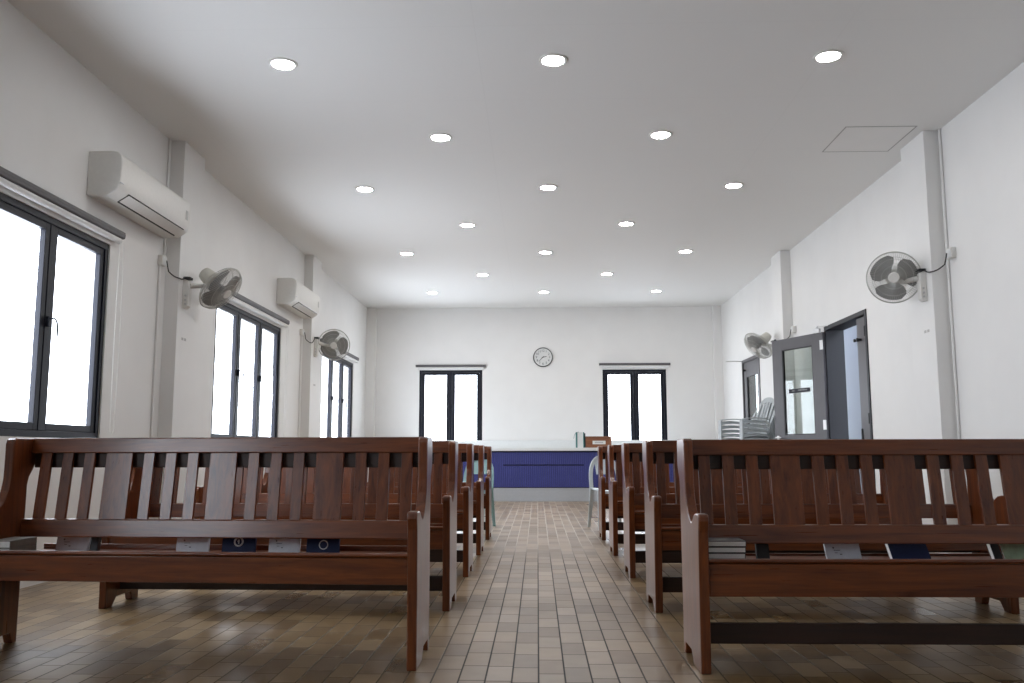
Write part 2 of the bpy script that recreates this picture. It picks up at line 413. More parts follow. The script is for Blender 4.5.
# ---------------------------------------------------------------- roller blinds
def blind(axis, a0, a1, zt, label, cord_at=None, hs=1.0):
    t, sg = (XL, 1) if axis == 'x' else (YF, -1)
    def P(a, d, z): return (t + sg*d, a, z) if axis == 'x' else (a, t + sg*d, z)
    e = thing('roller_blind', P((a0+a1)/2, 0, zt-0.1), label, 'window blind', 'rolled-up blinds over the windows')
    prof = [(d, zt - h*hs) for d, h in ((0, 0), (0.040, 0), (0.055, 0.010), (0.058, 0.030), (0.054, 0.054), (0.046, 0.060), (0, 0.060))]
    if axis == 'x': mb = MB().prism([(t+d, z) for d, z in prof], a0, a1, 'xz')
    else: mb = MB().prism([(t-d, z) for d, z in prof], a0, a1, 'yz')
    mb.build('headrail', M['blind'], e, bevel=0.003)
    i = 0.045
    MB().tube([P(a0+i, 0.032, zt-0.060*hs-0.024), P(a1-i, 0.032, zt-0.060*hs-0.024)], 0.023, 16).build('fabric_roll', M['blindfab'], e, smooth=True)
    if cord_at is not None:
        pts = []; zb, ht = 1.02, zt-0.09
        for k in range(9): pts.append(P(cord_at-0.03-0.01*math.sin(k/8*3.1), 0.05, ht-(ht-zb)*k/8))
        for k in range(1, 6): pts.append(P(cord_at-0.03+0.06*k/6, 0.05, zb-0.035*math.sin(math.pi*k/6)))
        for k in range(9): pts.append(P(cord_at+0.03+0.012*math.sin(k/8*3.1), 0.05, zb+(ht-zb)*k/8))
        MB().tube(pts, 0.0026, 6).build('pull_cord', M['cord'], e, smooth=True)
blind('x', 4.02, 6.62, 2.560, 'dark-railed rolled-up blind over the largest, nearest left window', 6.58)
blind('x', 8.56, 11.20, 2.560, 'dark-railed rolled-up blind over the middle window of the left wall', 11.14)
blind('x', 13.02, 15.68, 2.560, 'dark-railed rolled-up blind over the farthest window of the left wall')
blind('y', -2.316, -0.974, 2.522, 'thin grey blind rail above the left window of the far wall', hs=.72)
blind('y', 1.179, 2.524, 2.540, 'thin grey blind rail above the right window of the far wall', hs=.72)

# ---------------------------------------------------------------- downlights
ORD = ['nearest', 'second', 'third', 'fourth', 'fifth', 'sixth', 'farthest']
proto = None
for i in range(7):
    offs = [(-1.94, 'left'), (0, 'middle'), (1.94, 'right')] if i % 2 == 0 else [(-0.97, 'left'), (0.97, 'right')]
    for dx, side in offs:
        row = (ORD[i] + ' row') if i in (0, 6) else (ORD[i] + ' row from the front')
        lab = 'round recessed ceiling downlight, %s one of the %s of %s' % (side, row, 'three' if len(offs) == 3 else 'two')
        if proto is None:
            proto = local('downlight', lab, 'ceiling light', 'recessed downlights in the ceiling')
            MB().lathe([(0.079, 0.0), (0.079, -0.006), (0.084, -0.010), (0.100, -0.008), (0.104, -0.002), (0.104, 0.0)], (0,0,0), (0,0,1), 40).build('trim_ring', M['white'], proto, smooth=True)
            MB().lathe([(0.078, -0.0045), (0.070, -0.0075), (0.04, -0.009), (0.0, -0.0095)], (0,0,0), (0,0,1), 40).build('diffuser', M['lamp'], proto, smooth=True)
            t = proto
        else:
            t = copy_tree(proto); tag(t, lab)
        t.location = (0.127 + dx, 5.967 + 1.51*i, HC)

# ceiling hatch
e = thing('ceiling_hatch', (2.97, 7.66, HC), 'flush square access hatch in the ceiling near the right wall', 'access hatch')
mb = MB()
x0, x1, y0, y1 = 2.66, 3.27, 7.34, 7.98
for b in ((x0, x1, y0, y0+0.012), (x0, x1, y1-0.012, y1), (x0, x0+0.010, y0+.012, y1-.012), (x1-0.010, x1, y0+.012, y1-.012)):
    mb.box(b[0], b[1], b[2], b[3], HC-0.003, HC)
mb.build('edge_trim', M['seam'], e)
MB().box(x0+.012, x1-.012, y0+.014, y1-.014, HC-0.0025, HC).build('hatch_panel', M['wall'], e)

# ---------------------------------------------------------------- pews
def pew(side, idx, loc, L, P, label):
    """local frame: x from the aisle end outwards (dir), y=0 at the front feet, y increasing away from the camera"""
    d = -1 if side == 'left' else 1
    k = P.get('skew', 0.0); zs = P.get('zs', 1.0)
    def warp(v): return Vector((v.x * d, v.y + k * v.x, v.z * zs))
    e = local('pew', label, 'pew', 'wooden pews in the %s row' % side)
    prof = [(0,0),(-0.005,.30),(-.018,.54),(-.030,.585),(-.028,.603),(-.018,.612),(.040,.612),(.075,.606),(.105,.590),(.125,.574),(.145,.568),
            (.165,.573),(.200,.596),(.235,.632),(.262,.678),(.274,.73),(.276,.78),(.276,.888),(.284,.905),(.300,.913),(.445,.913),(.462,.900),(.462,.80),
            (.448,.775),(.415,.735),(.405,.70),(.400,0),(P.get('arch', (.08, .30))[1]+.02,0),(P.get('arch', (.08, .30))[1],.048),(P.get('arch', (.08, .30))[0]+.045,.048),(P.get('arch', (.08, .30))[0],0)]
    T = 0.04
    MB().prism(prof, 0, T).build('end_panel', M['wz'], e, bevel=0.005, warp=warp)
    MB().prism(prof, L-T, L).build('end_panel', M['wz'], e, bevel=0.005, warp=warp)
    a, b = T, L-T
    # seat: bull-nosed slab, dips to the back
    st = P['seat_t']
    MB().prism([(0.0, st-0.016),(-.008, st-.008),(-.004, st),(.02, st),(.10, st-.014),(.25, st-.038),(.36, st-.050),(.36, st-.068),(.25, st-.056),(.10, st-.032),(.02, st-.02)], a, b).build('seat', M['wx'], e, bevel=0.003, warp=warp)
    MB().box(a, b, .006, .030, P['seat_b'], st-.019).build('front_board', M['wx'], e, bevel=0.003, warp=warp)
    # back rest, slightly raked
    def back(z): return .372 + (z - .50) * .155
    def slab(mb, x0, x1, z0, z1, th=.022, off=0.0):
        y0, y1 = back(z0)+off, back(z1)+off
        mb.add([(x0,y0,z0),(x1,y0,z0),(x1,y0+th,z0),(x0,y0+th,z0),(x0,y1,z1),(x1,y1,z1),(x1,y1+th,z1),(x0,y1+th,z1)],
               [(0,3,2,1),(4,5,6,7),(0,1,5,4),(1,2,6,5),(2,3,7,6),(3,0,4,7)])
    tz0, tz1, lz0, lz1 = P['rails']
    mb = MB(); slab(mb, a, b, tz0, tz1, .034, -.006); mb.build('top_rail', M['wx'], e, bevel=0.005, warp=warp)
    mb = MB(); slab(mb, a, b, lz0, lz1, .034, -.006); mb.build('lower_rail', M['wx'], e, bevel=0.005, warp=warp)
    mb = MB(); N, W, G = P['n'], P['w'], P['g']
    tot = 3*(3*N + W + 4*G) + 3*N + 2*G; x = a + (b - a - tot)/2
    for j in range(15):
        ww = W if j % 4 == 3 else N
        slab(mb, x, x+ww, lz1-.004, tz0+.004, .018, .003); x += ww + G
    mb.build('back_slats', M['wz'], e, bevel=0.002, warp=warp)
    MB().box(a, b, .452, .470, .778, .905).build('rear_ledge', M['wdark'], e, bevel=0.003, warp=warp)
    # book rack behind the back rest
    zr = P['rack']
    mb = MB().box(a, b, .385, .585, zr-.016, zr).box(a, b, .573, .585, zr, P['lip'])
    mb.build('book_rack', M['wx'], e, bevel=0.002, warp=warp)
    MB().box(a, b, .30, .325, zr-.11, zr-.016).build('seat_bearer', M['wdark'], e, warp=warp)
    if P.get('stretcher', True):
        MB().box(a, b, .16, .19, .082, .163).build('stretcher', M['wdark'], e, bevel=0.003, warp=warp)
    e.location = loc
    e['_o'] = (0, 0, 0)
    return e
PL = dict(seat_t=.447, seat_b=.325, rails=(.845, .915, .468, .548), n=.050, w=.126, g=.055, rack=.394, lip=.418)
PR = dict(seat_t=.437, seat_b=.292, rails=(.840, .911, .460, .540), n=.0515, w=.130, g=.0535, rack=.386, lip=.396, zs=.988)
ORDP = ['nearest to the camera', 'second from the front', 'third from the front', 'fourth from the front', 'fifth and farthest back']
SP = 1.3078
for i in range(5):
    p = dict(PL)
    if i == 0: p['skew'] = .055; p['stretcher'] = False; p['arch'] = (.17, .345)
    else: p['skew'] = .02
    pew('left', i, (-.475, 3.54 + SP*i, 0), 1.92 if i == 0 else 1.93, p, 'dark varnished wooden pew left of the aisle, %s' % ORDP[i])
for i in range(5):
    p = dict(PR) if i == 0 else dict(PL)
    if i == 0: p['arch'] = (.17, .345)
    pew('right', i, (.622, 3.515 + SP*i, 0), 1.90 if i else 1.93, p, 'dark varnished wooden pew right of the aisle, %s' % ORDP[i])

# ---------------------------------------------------------------- books in the nearest pews
def book(loc, wd, ht, th, cover, label, group, tilt=None, rz=0.0, emblem=None, spine=None):
    """upright on its foot, tilted back by tilt; or flat (tilt=90 deg) with a long side to the front"""
    e = local('book', label, 'book', group)
    c = M[cover]
    mb = MB()
    mb.box(0, wd, 0, .003, 0, ht).box(0, wd, th-.003, th, 0, ht).box(wd-.003, wd, .003, th-.003, 0, ht)
    if wd < .056 and tilt == 15: mb.box(0, .002, .003, th-.003, 0, ht)
    mb.build('cover', c, e, bevel=0.001)
    MB().box(.0022 if tilt == 15 else .0005, wd-.003, .003, th-.003, .001, ht-.002).build('pages', M['pages'], e)
    if emblem == 'ring':
        zc = 0.049; xc = wd*.5
        mb = MB(); mb.tube([(xc+.0185*math.cos(a*math.pi/12), -.0006, zc+.0185*math.sin(a*math.pi/12)) for a in range(24)], .0042, 6, closed=True)
        mb.box(xc-.003, xc+.003, -.001, .0, zc-.009, zc+.010); mb.box(xc-.006, xc+.001, -.001, 0, zc+.000, zc+.006)
        mb.build('round_emblem', M['silver'], e, smooth=True)
    if emblem == 'thinring':
        zc = 0.038; xc = wd*.52
        MB().tube([(xc+.019*math.cos(a*math.pi/12), -.0004, zc+.019*math.sin(a*math.pi/12)) for a in range(24)], .0024, 6, closed=True).build('round_emblem', M['silver'], e, smooth=True)
    if emblem == 'marks':
        mb = MB(); mb.lathe([(0.004, 0), (0.004, .001)], (wd*.24, 0, .054), (0,-1,0), 12)
        mb.box(wd*.24, wd*.42, -.001, 0, .041, .0435); mb.box(wd*.26, wd*.34, -.001, 0, .030, .032); mb.box(wd*.40, wd*.46, -.001, 0, .022, .026)
        mb.build('printed_mark', M['ink'], e)
    e.location = loc
    if tilt == 'flat': e.rotation_euler = (math.radians(-90), 0, rz)
    else: e.rotation_euler = (math.radians(-tilt), 0, rz)
    return e
YB = 4.00; ZB = .3945
GL = 'hymn books in the rack of the nearest left pew'
book((-2.235, YB+.10, ZB), .150, .130, .022, 'bookw', 'white booklet leaning under the left end of the nearest left pew back', GL, emblem='marks', tilt=12)
book((-2.083, YB+.115, ZB), .036, .130, .030, 'bookk', 'narrow black book standing beside the leftmost white booklet', GL, tilt=12)
book((-1.652, YB+.055, ZB), .149, .130, .016, 'bookw', 'white booklet between the leftmost white booklet and the navy book with bright emblem', GL, emblem='marks', tilt=10)
book((-1.438, YB+.045, ZB), .152, .130, .022, 'bookn', 'navy book with a bright round white emblem', GL, emblem='ring', tilt=10)
book((-1.220, YB+.035, ZB), .142, .130, .016, 'bookw', 'white booklet between the two navy books with round emblems', GL, emblem='marks', tilt=10)
book((-1.045, YB+.025, ZB), .148, .130, .022, 'bookn', 'navy book with a faint round silver ring, nearest the aisle', GL, emblem='thinring', tilt=10)
for j in range(2):
    book((-2.318, 3.715, .416+.031*(j+1)), .100, .200, .0302, 'bookgr', 'thick book lying flat on the seat at the left pew end, %s of two' % ['lower', 'upper'][j], 'flat books at the left end of the nearest left pew', tilt='flat')
ZR = .386*.988+.001; YR = 3.93
GR = 'hymn books in the rack of the nearest right pew'
for j in range(3):
    book((.668+.002*j, 3.625, .4185+.0240*(j+1)), .163, .14, .0232, 'bookk', 'flat book with white page edges at the right pew aisle end, %s of three' % ['bottom', 'middle', 'top'][j], 'books stacked flat at the aisle end of the nearest right pew', tilt='flat')  # black covers stand in for the shadow gaps between the books
book((.950, YR, ZR), .055, .150, .022, 'bookk', 'small black book beside the three stacked books with white page edges', GR, tilt=15)
book((1.250, YR, ZR), .150, .150, .012, 'bookw', 'white booklet leaning alone in the middle of the right pew rack', GR, emblem='marks', tilt=28)
book((1.532, YR, ZR), .165, .160, .030, 'bookn', 'dark navy book with white page edge in the right pew rack', GR, tilt=40)
book((1.967, YR, ZR), .035, .150, .030, 'bookk', 'narrow black book with white page edge beside the green booklet', GR, tilt=33)
book((2.012, YR, ZR), .160, .150, .012, 'bookg', 'green patterned booklet at the right edge of the right pew rack', GR, tilt=33)

# ---------------------------------------------------------------- long counter at the far end
CX0, CX1, CY = -2.25, 2.85, 15.72
e = thing('counter', ((CX0+CX1)/2, 16.2, 0), 'long white-topped counter with fluted blue front below the far wall', 'counter')
MB().box(CX0, CX1, CY-.03, 16.62, .885, .940).build('countertop', M['whitep'], e, bevel=0.004)
MB().box(CX0, CX1, CY+.02, 16.55, 0, .236).build('plinth', M['plinth'], e, bevel=0.003)
MB().box(CX0+.01, CX1-.01, CY+.03, 16.55, .236, .885).build('body', M['bluedk'], e)
mb = MB(); x = CX0+.01; pitch = .034
z_s = .635
nn = int((CX1-CX0-.02)/pitch)
for j in range(nn):
    xa = x + j*pitch; mid = xa + pitch/2
    gap = (-.612 < mid < .82)
    for (q0, q1) in (((.25, z_s-.012), (z_s+.012, .856)) if gap else ((.25, .856),)):
        mb.prism([(xa+.002, CY+.03), (xa+.002, CY+.012), (xa+.008, CY+.004), (xa+pitch-.008, CY+.004), (xa+pitch-.002, CY+.012), (xa+pitch-.002, CY+.03)], q0, q1, 'xy')
mb.build('fluted_front', M['blue'], e)
MB().box(CX0, CX1, 16.62, 16.69, .86, 1.085).build('backsplash', M['whitep'], e, bevel=0.004)

# things on the counter
e = thing('wooden_box', (1.05, 15.86, .94), 'brown wooden box with white front label on the counter', 'box')
mb = MB(); X0, X1, Y0, Y1, Z0, Z1 = .860, 1.315, 15.77, 15.98, .94, 1.125
mb.box(X0, X1, Y0, Y0+.014, Z0, Z1).box(X0, X1, Y1-.014, Y1, Z0, Z1).box(X0, X0+.014, Y0+.014, Y1-.014, Z0, Z1).box(X1-.014, X1, Y0+.014, Y1-.014, Z0, Z1).box(X0+.014, X1-.014, Y0+.014, Y1-.014, Z0, Z0+.01)
mb.build('box_body', M['wbox'], e, bevel=0.003)
MB().box(X0-.004, X1+.004, Y0-.004, Y1+.004, Z1, Z1+.014).build('lid', M['wbox'], e, bevel=0.003)
o = MB().box(.980, 1.210, Y0-.004, Y0, 1.0, 1.062).build('label_plate', M['whitep'], e)
mb = MB()
for a, b in ((1.02, 1.055), (1.063, 1.09), (1.097, 1.127), (1.133, 1.165)): mb.box(a, b, Y0-.0055, Y0-.004, 1.022, 1.042)
mb.build('lettering', plain('pale_lettering', (.42, .44, .46), .5), o)
e = thing('binder', (.74, 15.86, .94), 'upright teal-edged binder with white spine and hanging strap on the counter', 'binder')
X0, X1, Z1 = .690, .845, 1.215
MB().box(X0, X0+.022, 15.76, 15.98, .94, Z1).box(X1-.030, X1-.012, 15.76, 15.98, .94, Z1).box(X0+.022, X1-.030, 15.97, 15.98, .94, Z1).build('cover', M['teal'], e, bevel=0.004)
MB().box(X0+.022, X1-.030, 15.765, 15.968, .942, Z1-.004).build('white_spine', M['whitep'], e, bevel=0.003)
MB().box(X1-.011, X1+.008, 15.77, 15.98, .94, Z1-.02).build('black_sleeve', M['bookk'], e, bevel=0.003)
MB().sweep([(X0+.05, 15.757, Z1+.002), (X0+.0, 15.757, Z1-.005), (X0-.03, 15.757, Z1-.045), (X0-.045, 15.757, Z1-.115)], (.003, .007), up=(0,1,0)).build('strap', M['teal'], e)
e = thing('document_tray', (1.55, 16.0, .94), 'flat dark tray on the counter, right of the wooden box', 'tray')
MB().box(1.39, 1.72, 15.85, 16.08, .94, .948).build('base', M['bookk'], e)
MB().box(1.39, 1.72, 15.85, 15.856, .948, .985).box(1.39, 1.72, 16.074, 16.08, .948, .985).box(1.39, 1.396, 15.856, 16.074, .948, .985).box(1.714, 1.72, 15.856, 16.074, .948, .985).build('rim', M['bookk'], e)

# ---------------------------------------------------------------- wall clock
cxk, czk = 0.115, 2.66
e = thing('wall_clock', (cxk, YF, czk), 'round white wall clock with thin dark rim and numerals', 'clock')
MB().lathe([(0.171, .004), (0.173, .028), (0.178, .032), (0.184, .028), (0.186, .0), (0.171, .0)], (cxk, YF, czk), (0,-1,0), 48).build('rim', M['frame'], e, smooth=True)
MB().lathe([(0.172, 0.0), (0.172, .012), (0.0, .012)], (cxk, YF, czk), (0,-1,0), 48).build('dial', M['clockface'], e)
for h in range(1, 13):
    cu = bpy.data.curves.new('numeral', 'FONT'); cu.body = str(h); cu.size = .060; cu.align_x = 'CENTER'; cu.align_y = 'CENTER'; cu.extrude = .0008
    tmp = bpy.data.objects.new('numeral', cu); COL.objects.link(tmp)
    me = bpy.data.meshes.new_from_object(tmp.evaluated_get(bpy.context.evaluated_depsgraph_get()))
    bpy.data.objects.remove(tmp)
    ob = bpy.data.objects.new('numeral', me); COL.objects.link(ob); me.materials.clear(); me.materials.append(M['ink'])
    a = math.radians(90 - 30*h); ob.parent = e
    ob.location = (.125*math.cos(a), -.0135, .125*math.sin(a)); ob.rotation_euler = (math.radians(90), 0, 0)
def hand(name, ang, ln, wd):
    a = math.radians(90 - ang); dx, dz = math.cos(a), math.sin(a); px, pz = -dz, dx
    y = YF - .018
    P = [(-.02, wd*.6), (ln, wd*.35), (ln, -wd*.35), (-.02, -wd*.6)]
    MB().prism([(cxk + u*dx + v*px, czk + u*dz + v*pz) for u, v in P], y, y-.002, 'xz').build(name, M['black'], e)
hand('hour_hand', 79, .070, .014); hand('minute_hand', 226, .115, .010)
MB().lathe([(.008, 0), (.008, .012), (0, .013)], (cxk, YF-.012, czk), (0,-1,0), 16).build('hand_boss', M['black'], e)

# ---------------------------------------------------------------- wall fans
def fan(label, plate, side, centre, normal, cordpts, seed, spin=0.0):
    n = Vector(normal).normalized(); c = Vector(centre); R = .222
    e = thing('wall_fan', plate, label, 'wall fan', 'oscillating fans on the wall piers')
    u = n.cross(Vector((0,0,1))).normalized(); v = u.cross(n).normalized()
    def L(r, a, h): return c + n*h + (u*math.cos(a) + v*math.sin(a))*r
    mb = MB(); ns = 72
    front = [(.045, .088), (.10, .086), (.16, .074), (.205, .048), (.219, .018), (R, 0)]
    rear = [(.060, -.075), (.12, -.070), (.18, -.052), (.215, -.028), (R, -.004)]
    for k in range(ns):
        a = 2*math.pi*k/ns
        mb.tube([L(r, a + (0.10*(R-r)/R), h) for r, h in front], .00135, 4, cap=False)
        mb.tube([L(r, a + .04, h) for r, h in rear], .00135, 4, cap=False)
    for r, h, w_ in ((.219, .018, .0022), (.16, .0745, .0018), (.10, .0865, .0018), (.18, -.052, .0020), (.12, -.070, .0020)):
        mb.tube([L(r, 2*math.pi*k/48, h) for k in range(48)], w_, 5, closed=True)
    mb.build('guard', M['wire'], e)
    MB().tube([L(R+.001, 2*math.pi*k/64, -.002) for k in range(64)], .0062, 8, closed=True).build('guard_rim', M['wire'], e, smooth=True)
    MB().lathe([(.047, .080), (.047, .090), (.040, .096), (0, .097)], c, n, 32).build('hub_badge', M['white'], e, smooth=True)
    MB().lathe([(.030, -.05), (.036, .03), (.030, .045), (0, .048)], c, n, 24).build('blade_hub', M['blade'], e, smooth=True)
    for b in range(3):
        g = []
        for i in range(9):
            r = .028 + i*(.200-.028)/8; row = []
            half = .46 + .44*math.sin(math.pi*min(1, i/8*.80)) - (.16 if i == 8 else 0)
            for j in range(7):
                t = (j/6 - .5)*2; a = 2*math.pi*b/3 + spin + t*half + r*1.6
                row.append(L(r, a, -.004 - t*.024*(1-.35*i/8)))
            g.append(row)
        MB().shell(g, .0025).build('blade', M['blade'], e, smooth=60)
    # motor housing behind the guard
    MB().lathe([(.062, -.066), (.074, -.080), (.076, -.115), (.070, -.180), (.060, -.225), (.036, -.238), (0, -.240)], c, n, 32).build('motor_housing', M['cream'], e, smooth=True)
    # wall bracket and arm
    px, py, pz = plate; sg = 1 if side == 'left' else -1
    mb = MB(); w2 = .036
    prof = [(px, pz-.13), (px+sg*.030, pz-.135), (px+sg*.052, pz-.11), (px+sg*.058, pz+.04), (px+sg*.050, pz+.115), (px+sg*.02, pz+.13), (px, pz+.13)]
    mb.prism(prof, py-w2, py+w2, 'xz')
    br = mb.build('wall_bracket', M['white'], e, bevel=0.006)
    for zz in (pz-.02, pz-.06, pz-.095): MB().lathe([(.009, 0), (.008, .008), (0, .009)], (px+sg*.03, py-w2, zz), (0,-1,0), 12).build('speed_knob', M['steel'], br, smooth=True)
    a0 = Vector((px+sg*.045, py, pz+.075)); a2 = c - n*.135 + Vector((0,0,-.052))
    am = (a0 + a2)/2 + Vector((0,0,-.008))
    MB().tube([a0, am, a2, c - n*.135], [.026, .022, .022, .026], 12).build('arm', M['white'], e, smooth=True)
    MB().box(px+sg*.005 - (.0 if sg > 0 else .06), px+sg*.005 + (.06 if sg > 0 else 0), py-.045, py+.03, pz+.128, pz+.150).build('cable_entry', M['black'], e, bevel=0.004)
    MB().tube(cordpts, .0055, 8).build('power_cord', M['black'], e, smooth=True)
def sock(loc, side, label):
    sg = 1 if side == 'left' else -1; x, y, z = loc
    e = thing('wall_socket', loc, label, 'socket', 'white power sockets beside the wall piers')
    MB().box(min(x, x+sg*.042), max(x, x+sg*.042), y-.045, y+.045, z-.045, z+.045).build('socket_box', M['white'], e, bevel=0.005)
    MB().box(min(x+sg*.042, x+sg*.046), max(x+sg*.042, x+sg*.046), y-.034, y+.034, z-.034, z+.034).build('socket_face', M['whitep'], e, bevel=0.002)
def plug(x, y, z, sg): return (x+sg*.06, y, z)
def arc(p, q, sag, n=10):
    p, q = Vector(p), Vector(q); return [p.lerp(q, k/n) + Vector((0,0,-sag*math.sin(math.pi*k/n))) for k in range(n+1)]
XLp, XRp = XL+.125, XR-.135
sock((XL, 7.38, 2.50), 'left', 'white socket box left of the nearest left wall pier')
sock((XL, 11.93, 2.50), 'left', 'white socket box left of the farther left wall pier')
sock((XR, 7.33, 2.50), 'right', 'white socket box right of the nearest right wall pier')
sock((XR, 11.90, 2.50), 'right', 'white socket box beside the farther right wall pier')
def fcord(x, y, z, sg, q):
    a = plug(x, y, z, sg); 
    xp = (XLp if sg > 0 else XRp) + sg*.014; yp = 7.48 if y < 9 else 12.02
    if sg < 0: yp -= .04
    mid = (xp, yp, z - .135)
    return [a, (a[0]+sg*.01, a[1], a[2]-.05)] + [tuple(v) for v in arc((a[0]+sg*.012, a[1]+.02, a[2]-.09), mid, .012, 6)] + [tuple(v) for v in arc(mid, (q[0], q[1], q[2]), .012, 5)[1:]]
fan('grey wall fan tilted down, on the nearest left wall pier', (XLp, 7.62, 2.25), 'left', (-2.875, 7.80, 2.335), (.74, -.13, -.66), fcord(XL, 7.38, 2.50, 1, (XLp+.02, 7.58, 2.39)), 1, .3)
fan('grey wall fan facing the camera, on the farther left wall pier', (XLp, 12.22, 2.32), 'left', (-2.90, 12.40, 2.385), (.16, -.95, -.26), fcord(XL, 11.93, 2.50, 1, (XLp+.02, 12.18, 2.46)), 2, .9)
fan('large grey wall fan facing the camera, on the nearest right wall pier', (XRp, 7.60, 2.27), 'right', (3.150, 7.72, 2.375), (-.37, -.91, -.20), fcord(XR, 7.33, 2.50, -1, (XRp-.02, 7.56, 2.41)), 3, .5)
fan('grey wall fan tilted down, above the stacked chairs on the right', (XRp, 12.40, 2.26), 'right', (3.12, 12.42, 2.345), (-.70, -.22, -.68), fcord(XR, 11.90, 2.50, -1, (XRp-.02, 12.36, 2.41)), 4, 0)

# conduits in the pier corners
def conduit(x, y, z0, z1, label):
    tag(MB().tube([(x, y, z0), (x, y, z1)], .011, 10).build('conduit', M['wall'], smooth=True), label, 'conduit', 'white pipes running up the wall piers')
conduit(XL+.011, 7.44, 2.545, HC, 'white pipe running from ceiling to socket at the nearest left pier')
conduit(XL+.011, 7.36, 0.0, 2.455, 'white pipe running down below the socket at the nearest left pier')
conduit(XR-.012, 7.42, 0.0, HC, 'white pipe running the full height beside the nearest right pier')
conduit(XL+.011, 11.95, 0.0, 2.455, 'white pipe running down below the socket at the farther left pier')
for (x, y, z, sg, lab) in ((XLp, 7.66, 1.85, 1, 'tiny grey paper sticker below the nearest left fan'), (XLp, 12.28, 1.80, 1, 'tiny grey paper sticker below the farther left fan'), (XRp, 7.62, 1.88, -1, 'tiny grey paper sticker below the large right fan')):
    mb = MB(); mb.box(min(x, x+sg*.001), max(x, x+sg*.001), y-.05, y-.008, z-.012, z+.012); mb.box(min(x, x+sg*.001), max(x, x+sg*.001), y+.008, y+.05, z-.012, z+.012)
    tag(mb.build('sticker', plain('faded_sticker', (.45, .44, .43), .6)), lab, 'sticker', 'faded stickers under the fans')

# ---------------------------------------------------------------- air conditioners
def aircon(y0, y1, label):
    e = thing('air_conditioner', (XL, (y0+y1)/2, 2.70), label, 'air conditioner', 'split air conditioners on the left wall')
    x = XL
    prof = [(x, 2.705), (x, 3.035), (x+.17, 3.038), (x+.215, 3.028), (x+.243, 3.000), (x+.252, 2.95), (x+.246, 2.82), (x+.238, 2.765), (x+.222, 2.742), (x+.15, 2.697), (x+.05, 2.697)]
    MB().prism(prof, y0, y1, 'xz').build('casing', M['white'], e, bevel=0.008, smooth=30)
    # outlet slot and flap on the lower front edge
    a = Vector((x+.235, 0, 2.748)); b = Vector((x+.155, 0, 2.698)); n = Vector((.53, 0, -.85))
    def strip(t0, t1, h0, h1, ya, yb):
        p, q = a.lerp(b, t0), a.lerp(b, t1)
        return MB().prism([tuple((v + n*h)[i] for i in (0, 2)) for v, h in ((p, h0), (q, h0), (q, h1), (p, h1))], ya, yb, 'xz')
    strip(-.05, 1.05, -.004, .0025, y0+.16, y1-.10).build('outlet_slot', M['gasket'], e)
    strip(.02, .90, .0026, .0065, y0+.165, y1-.105).build('flap', M['white'], e, bevel=0.002)
    MB().box(x+.25, x+.2515, y1-.10, y1-.055, 2.84, 2.92).build('display_window', plain('display_grey', (.45, .45, .43), .4), e)
    MB().box(x+.2, x+.2503, y0+.004, y0+.05, 2.795, 2.80).build('badge', M['silver'], e)
aircon(6.10, 7.38, 'large white air conditioner above the nearest left window')
aircon(10.78, 11.97, 'white air conditioner beside the farther left wall pier')

# ---------------------------------------------------------------- doors on the right
def door_frame(name, D, lining):
    e = thing(name, (XR, (D[0]+D[1])/2, 0), None, None); e['kind'] = 'structure'
    y0, y1, z1 = D; f = .05
    mb = MB(); xa, xb = XR-.012, XR+WT+.01
    mb.box(xa, xb, y0, y0+f, 0, z1).box(xa, xb, y1-f, y1, 0, z1).box(xa, xb, y0+f, y1-f, z1-f, z1)
    mb.build('door_frame', M[lining], e, bevel=0.003)
    return e
e = door_frame('door_1', D1, 'jamb')
# narrow fixed leaf, hinged at the near jamb
lf = MB().box(XR+.02, XR+.06, 9.385, 9.70, .01, 2.30).build('fixed_leaf', M['door'], e, bevel=0.003)
for zz in (2.13, 1.20, .3): MB().box(XR-.018, XR+.019, 9.372, 9.392, zz-.055, zz+.055).build('hinge', M['black'], lf, bevel=0.002)
mb = MB().lathe([(.014, 0), (.014, .03), (.020, .035), (.020, .05), (0, .052)], (XR+.02, 9.58, 2.06), (-1,0,0), 16)
mb.lathe([(.012, 0), (.012, .03), (.018, .035), (.018, .05), (0, .052)], (XR+.02, 9.665, 2.06), (-1,0,0), 16)
mb.build('bolt', M['black'], lf, smooth=True)
mb = MB().box(XR+.008, XR+.02, 9.655, 9.685, .98, 1.10).build('lock_plate', M['black'], lf, bevel=0.002)
# open glazed leaf
hx, hy, ex, ey = 3.472, 10.665, 3.100, 11.560
ln = math.hypot(ex-hx, ey-hy); ang = math.atan2(ey-hy, ex-hx)
leaf = thing('open_door_leaf', (hx, hy, 0), 'grey glazed door leaf standing open into the room beside the stacked chairs', 'door', rz=0)
Rm = Matrix.Rotation(ang, 3, 'Z'); org = Vector((hx, hy, 0))
wl = lambda v: org + Rm @ v
# local: u along the leaf from hinge, v thickness (+v faces away from camera side), z up
th = .040; zt, zb = 2.295, .012
g0, g1, gz0, gz1 = .205*ln, .80*ln, 1.065, 2.155
mb = MB(); mb.box(0, g0, -th/2, th/2, zb, zt).box(g1, ln, -th/2, th/2, zb, zt).box(g0, g1, -th/2, th/2, gz1, zt).box(g0, g1, -th/2, th/2, zb, gz0)
mb.build('door_panel', M['door'], leaf, bevel=0.003, warp=wl)
MB().box(g0-.004, g1+.004, -.003, .003, gz0-.004, gz1+.004).build('glass_pane', M['glassd'], leaf, warp=wl)
mb = MB()
for (u0, u1, q0, q1) in ((g0, g0+.012, gz0, gz1), (g1-.012, g1, gz0, gz1), (g0+.012, g1-.012, gz0, gz0+.012), (g0+.012, g1-.012, gz1-.012, gz1)):
    mb.box(u0, u1, -.016, -.004, q0, q1); mb.box(u0, u1, .004, .016, q0, q1)
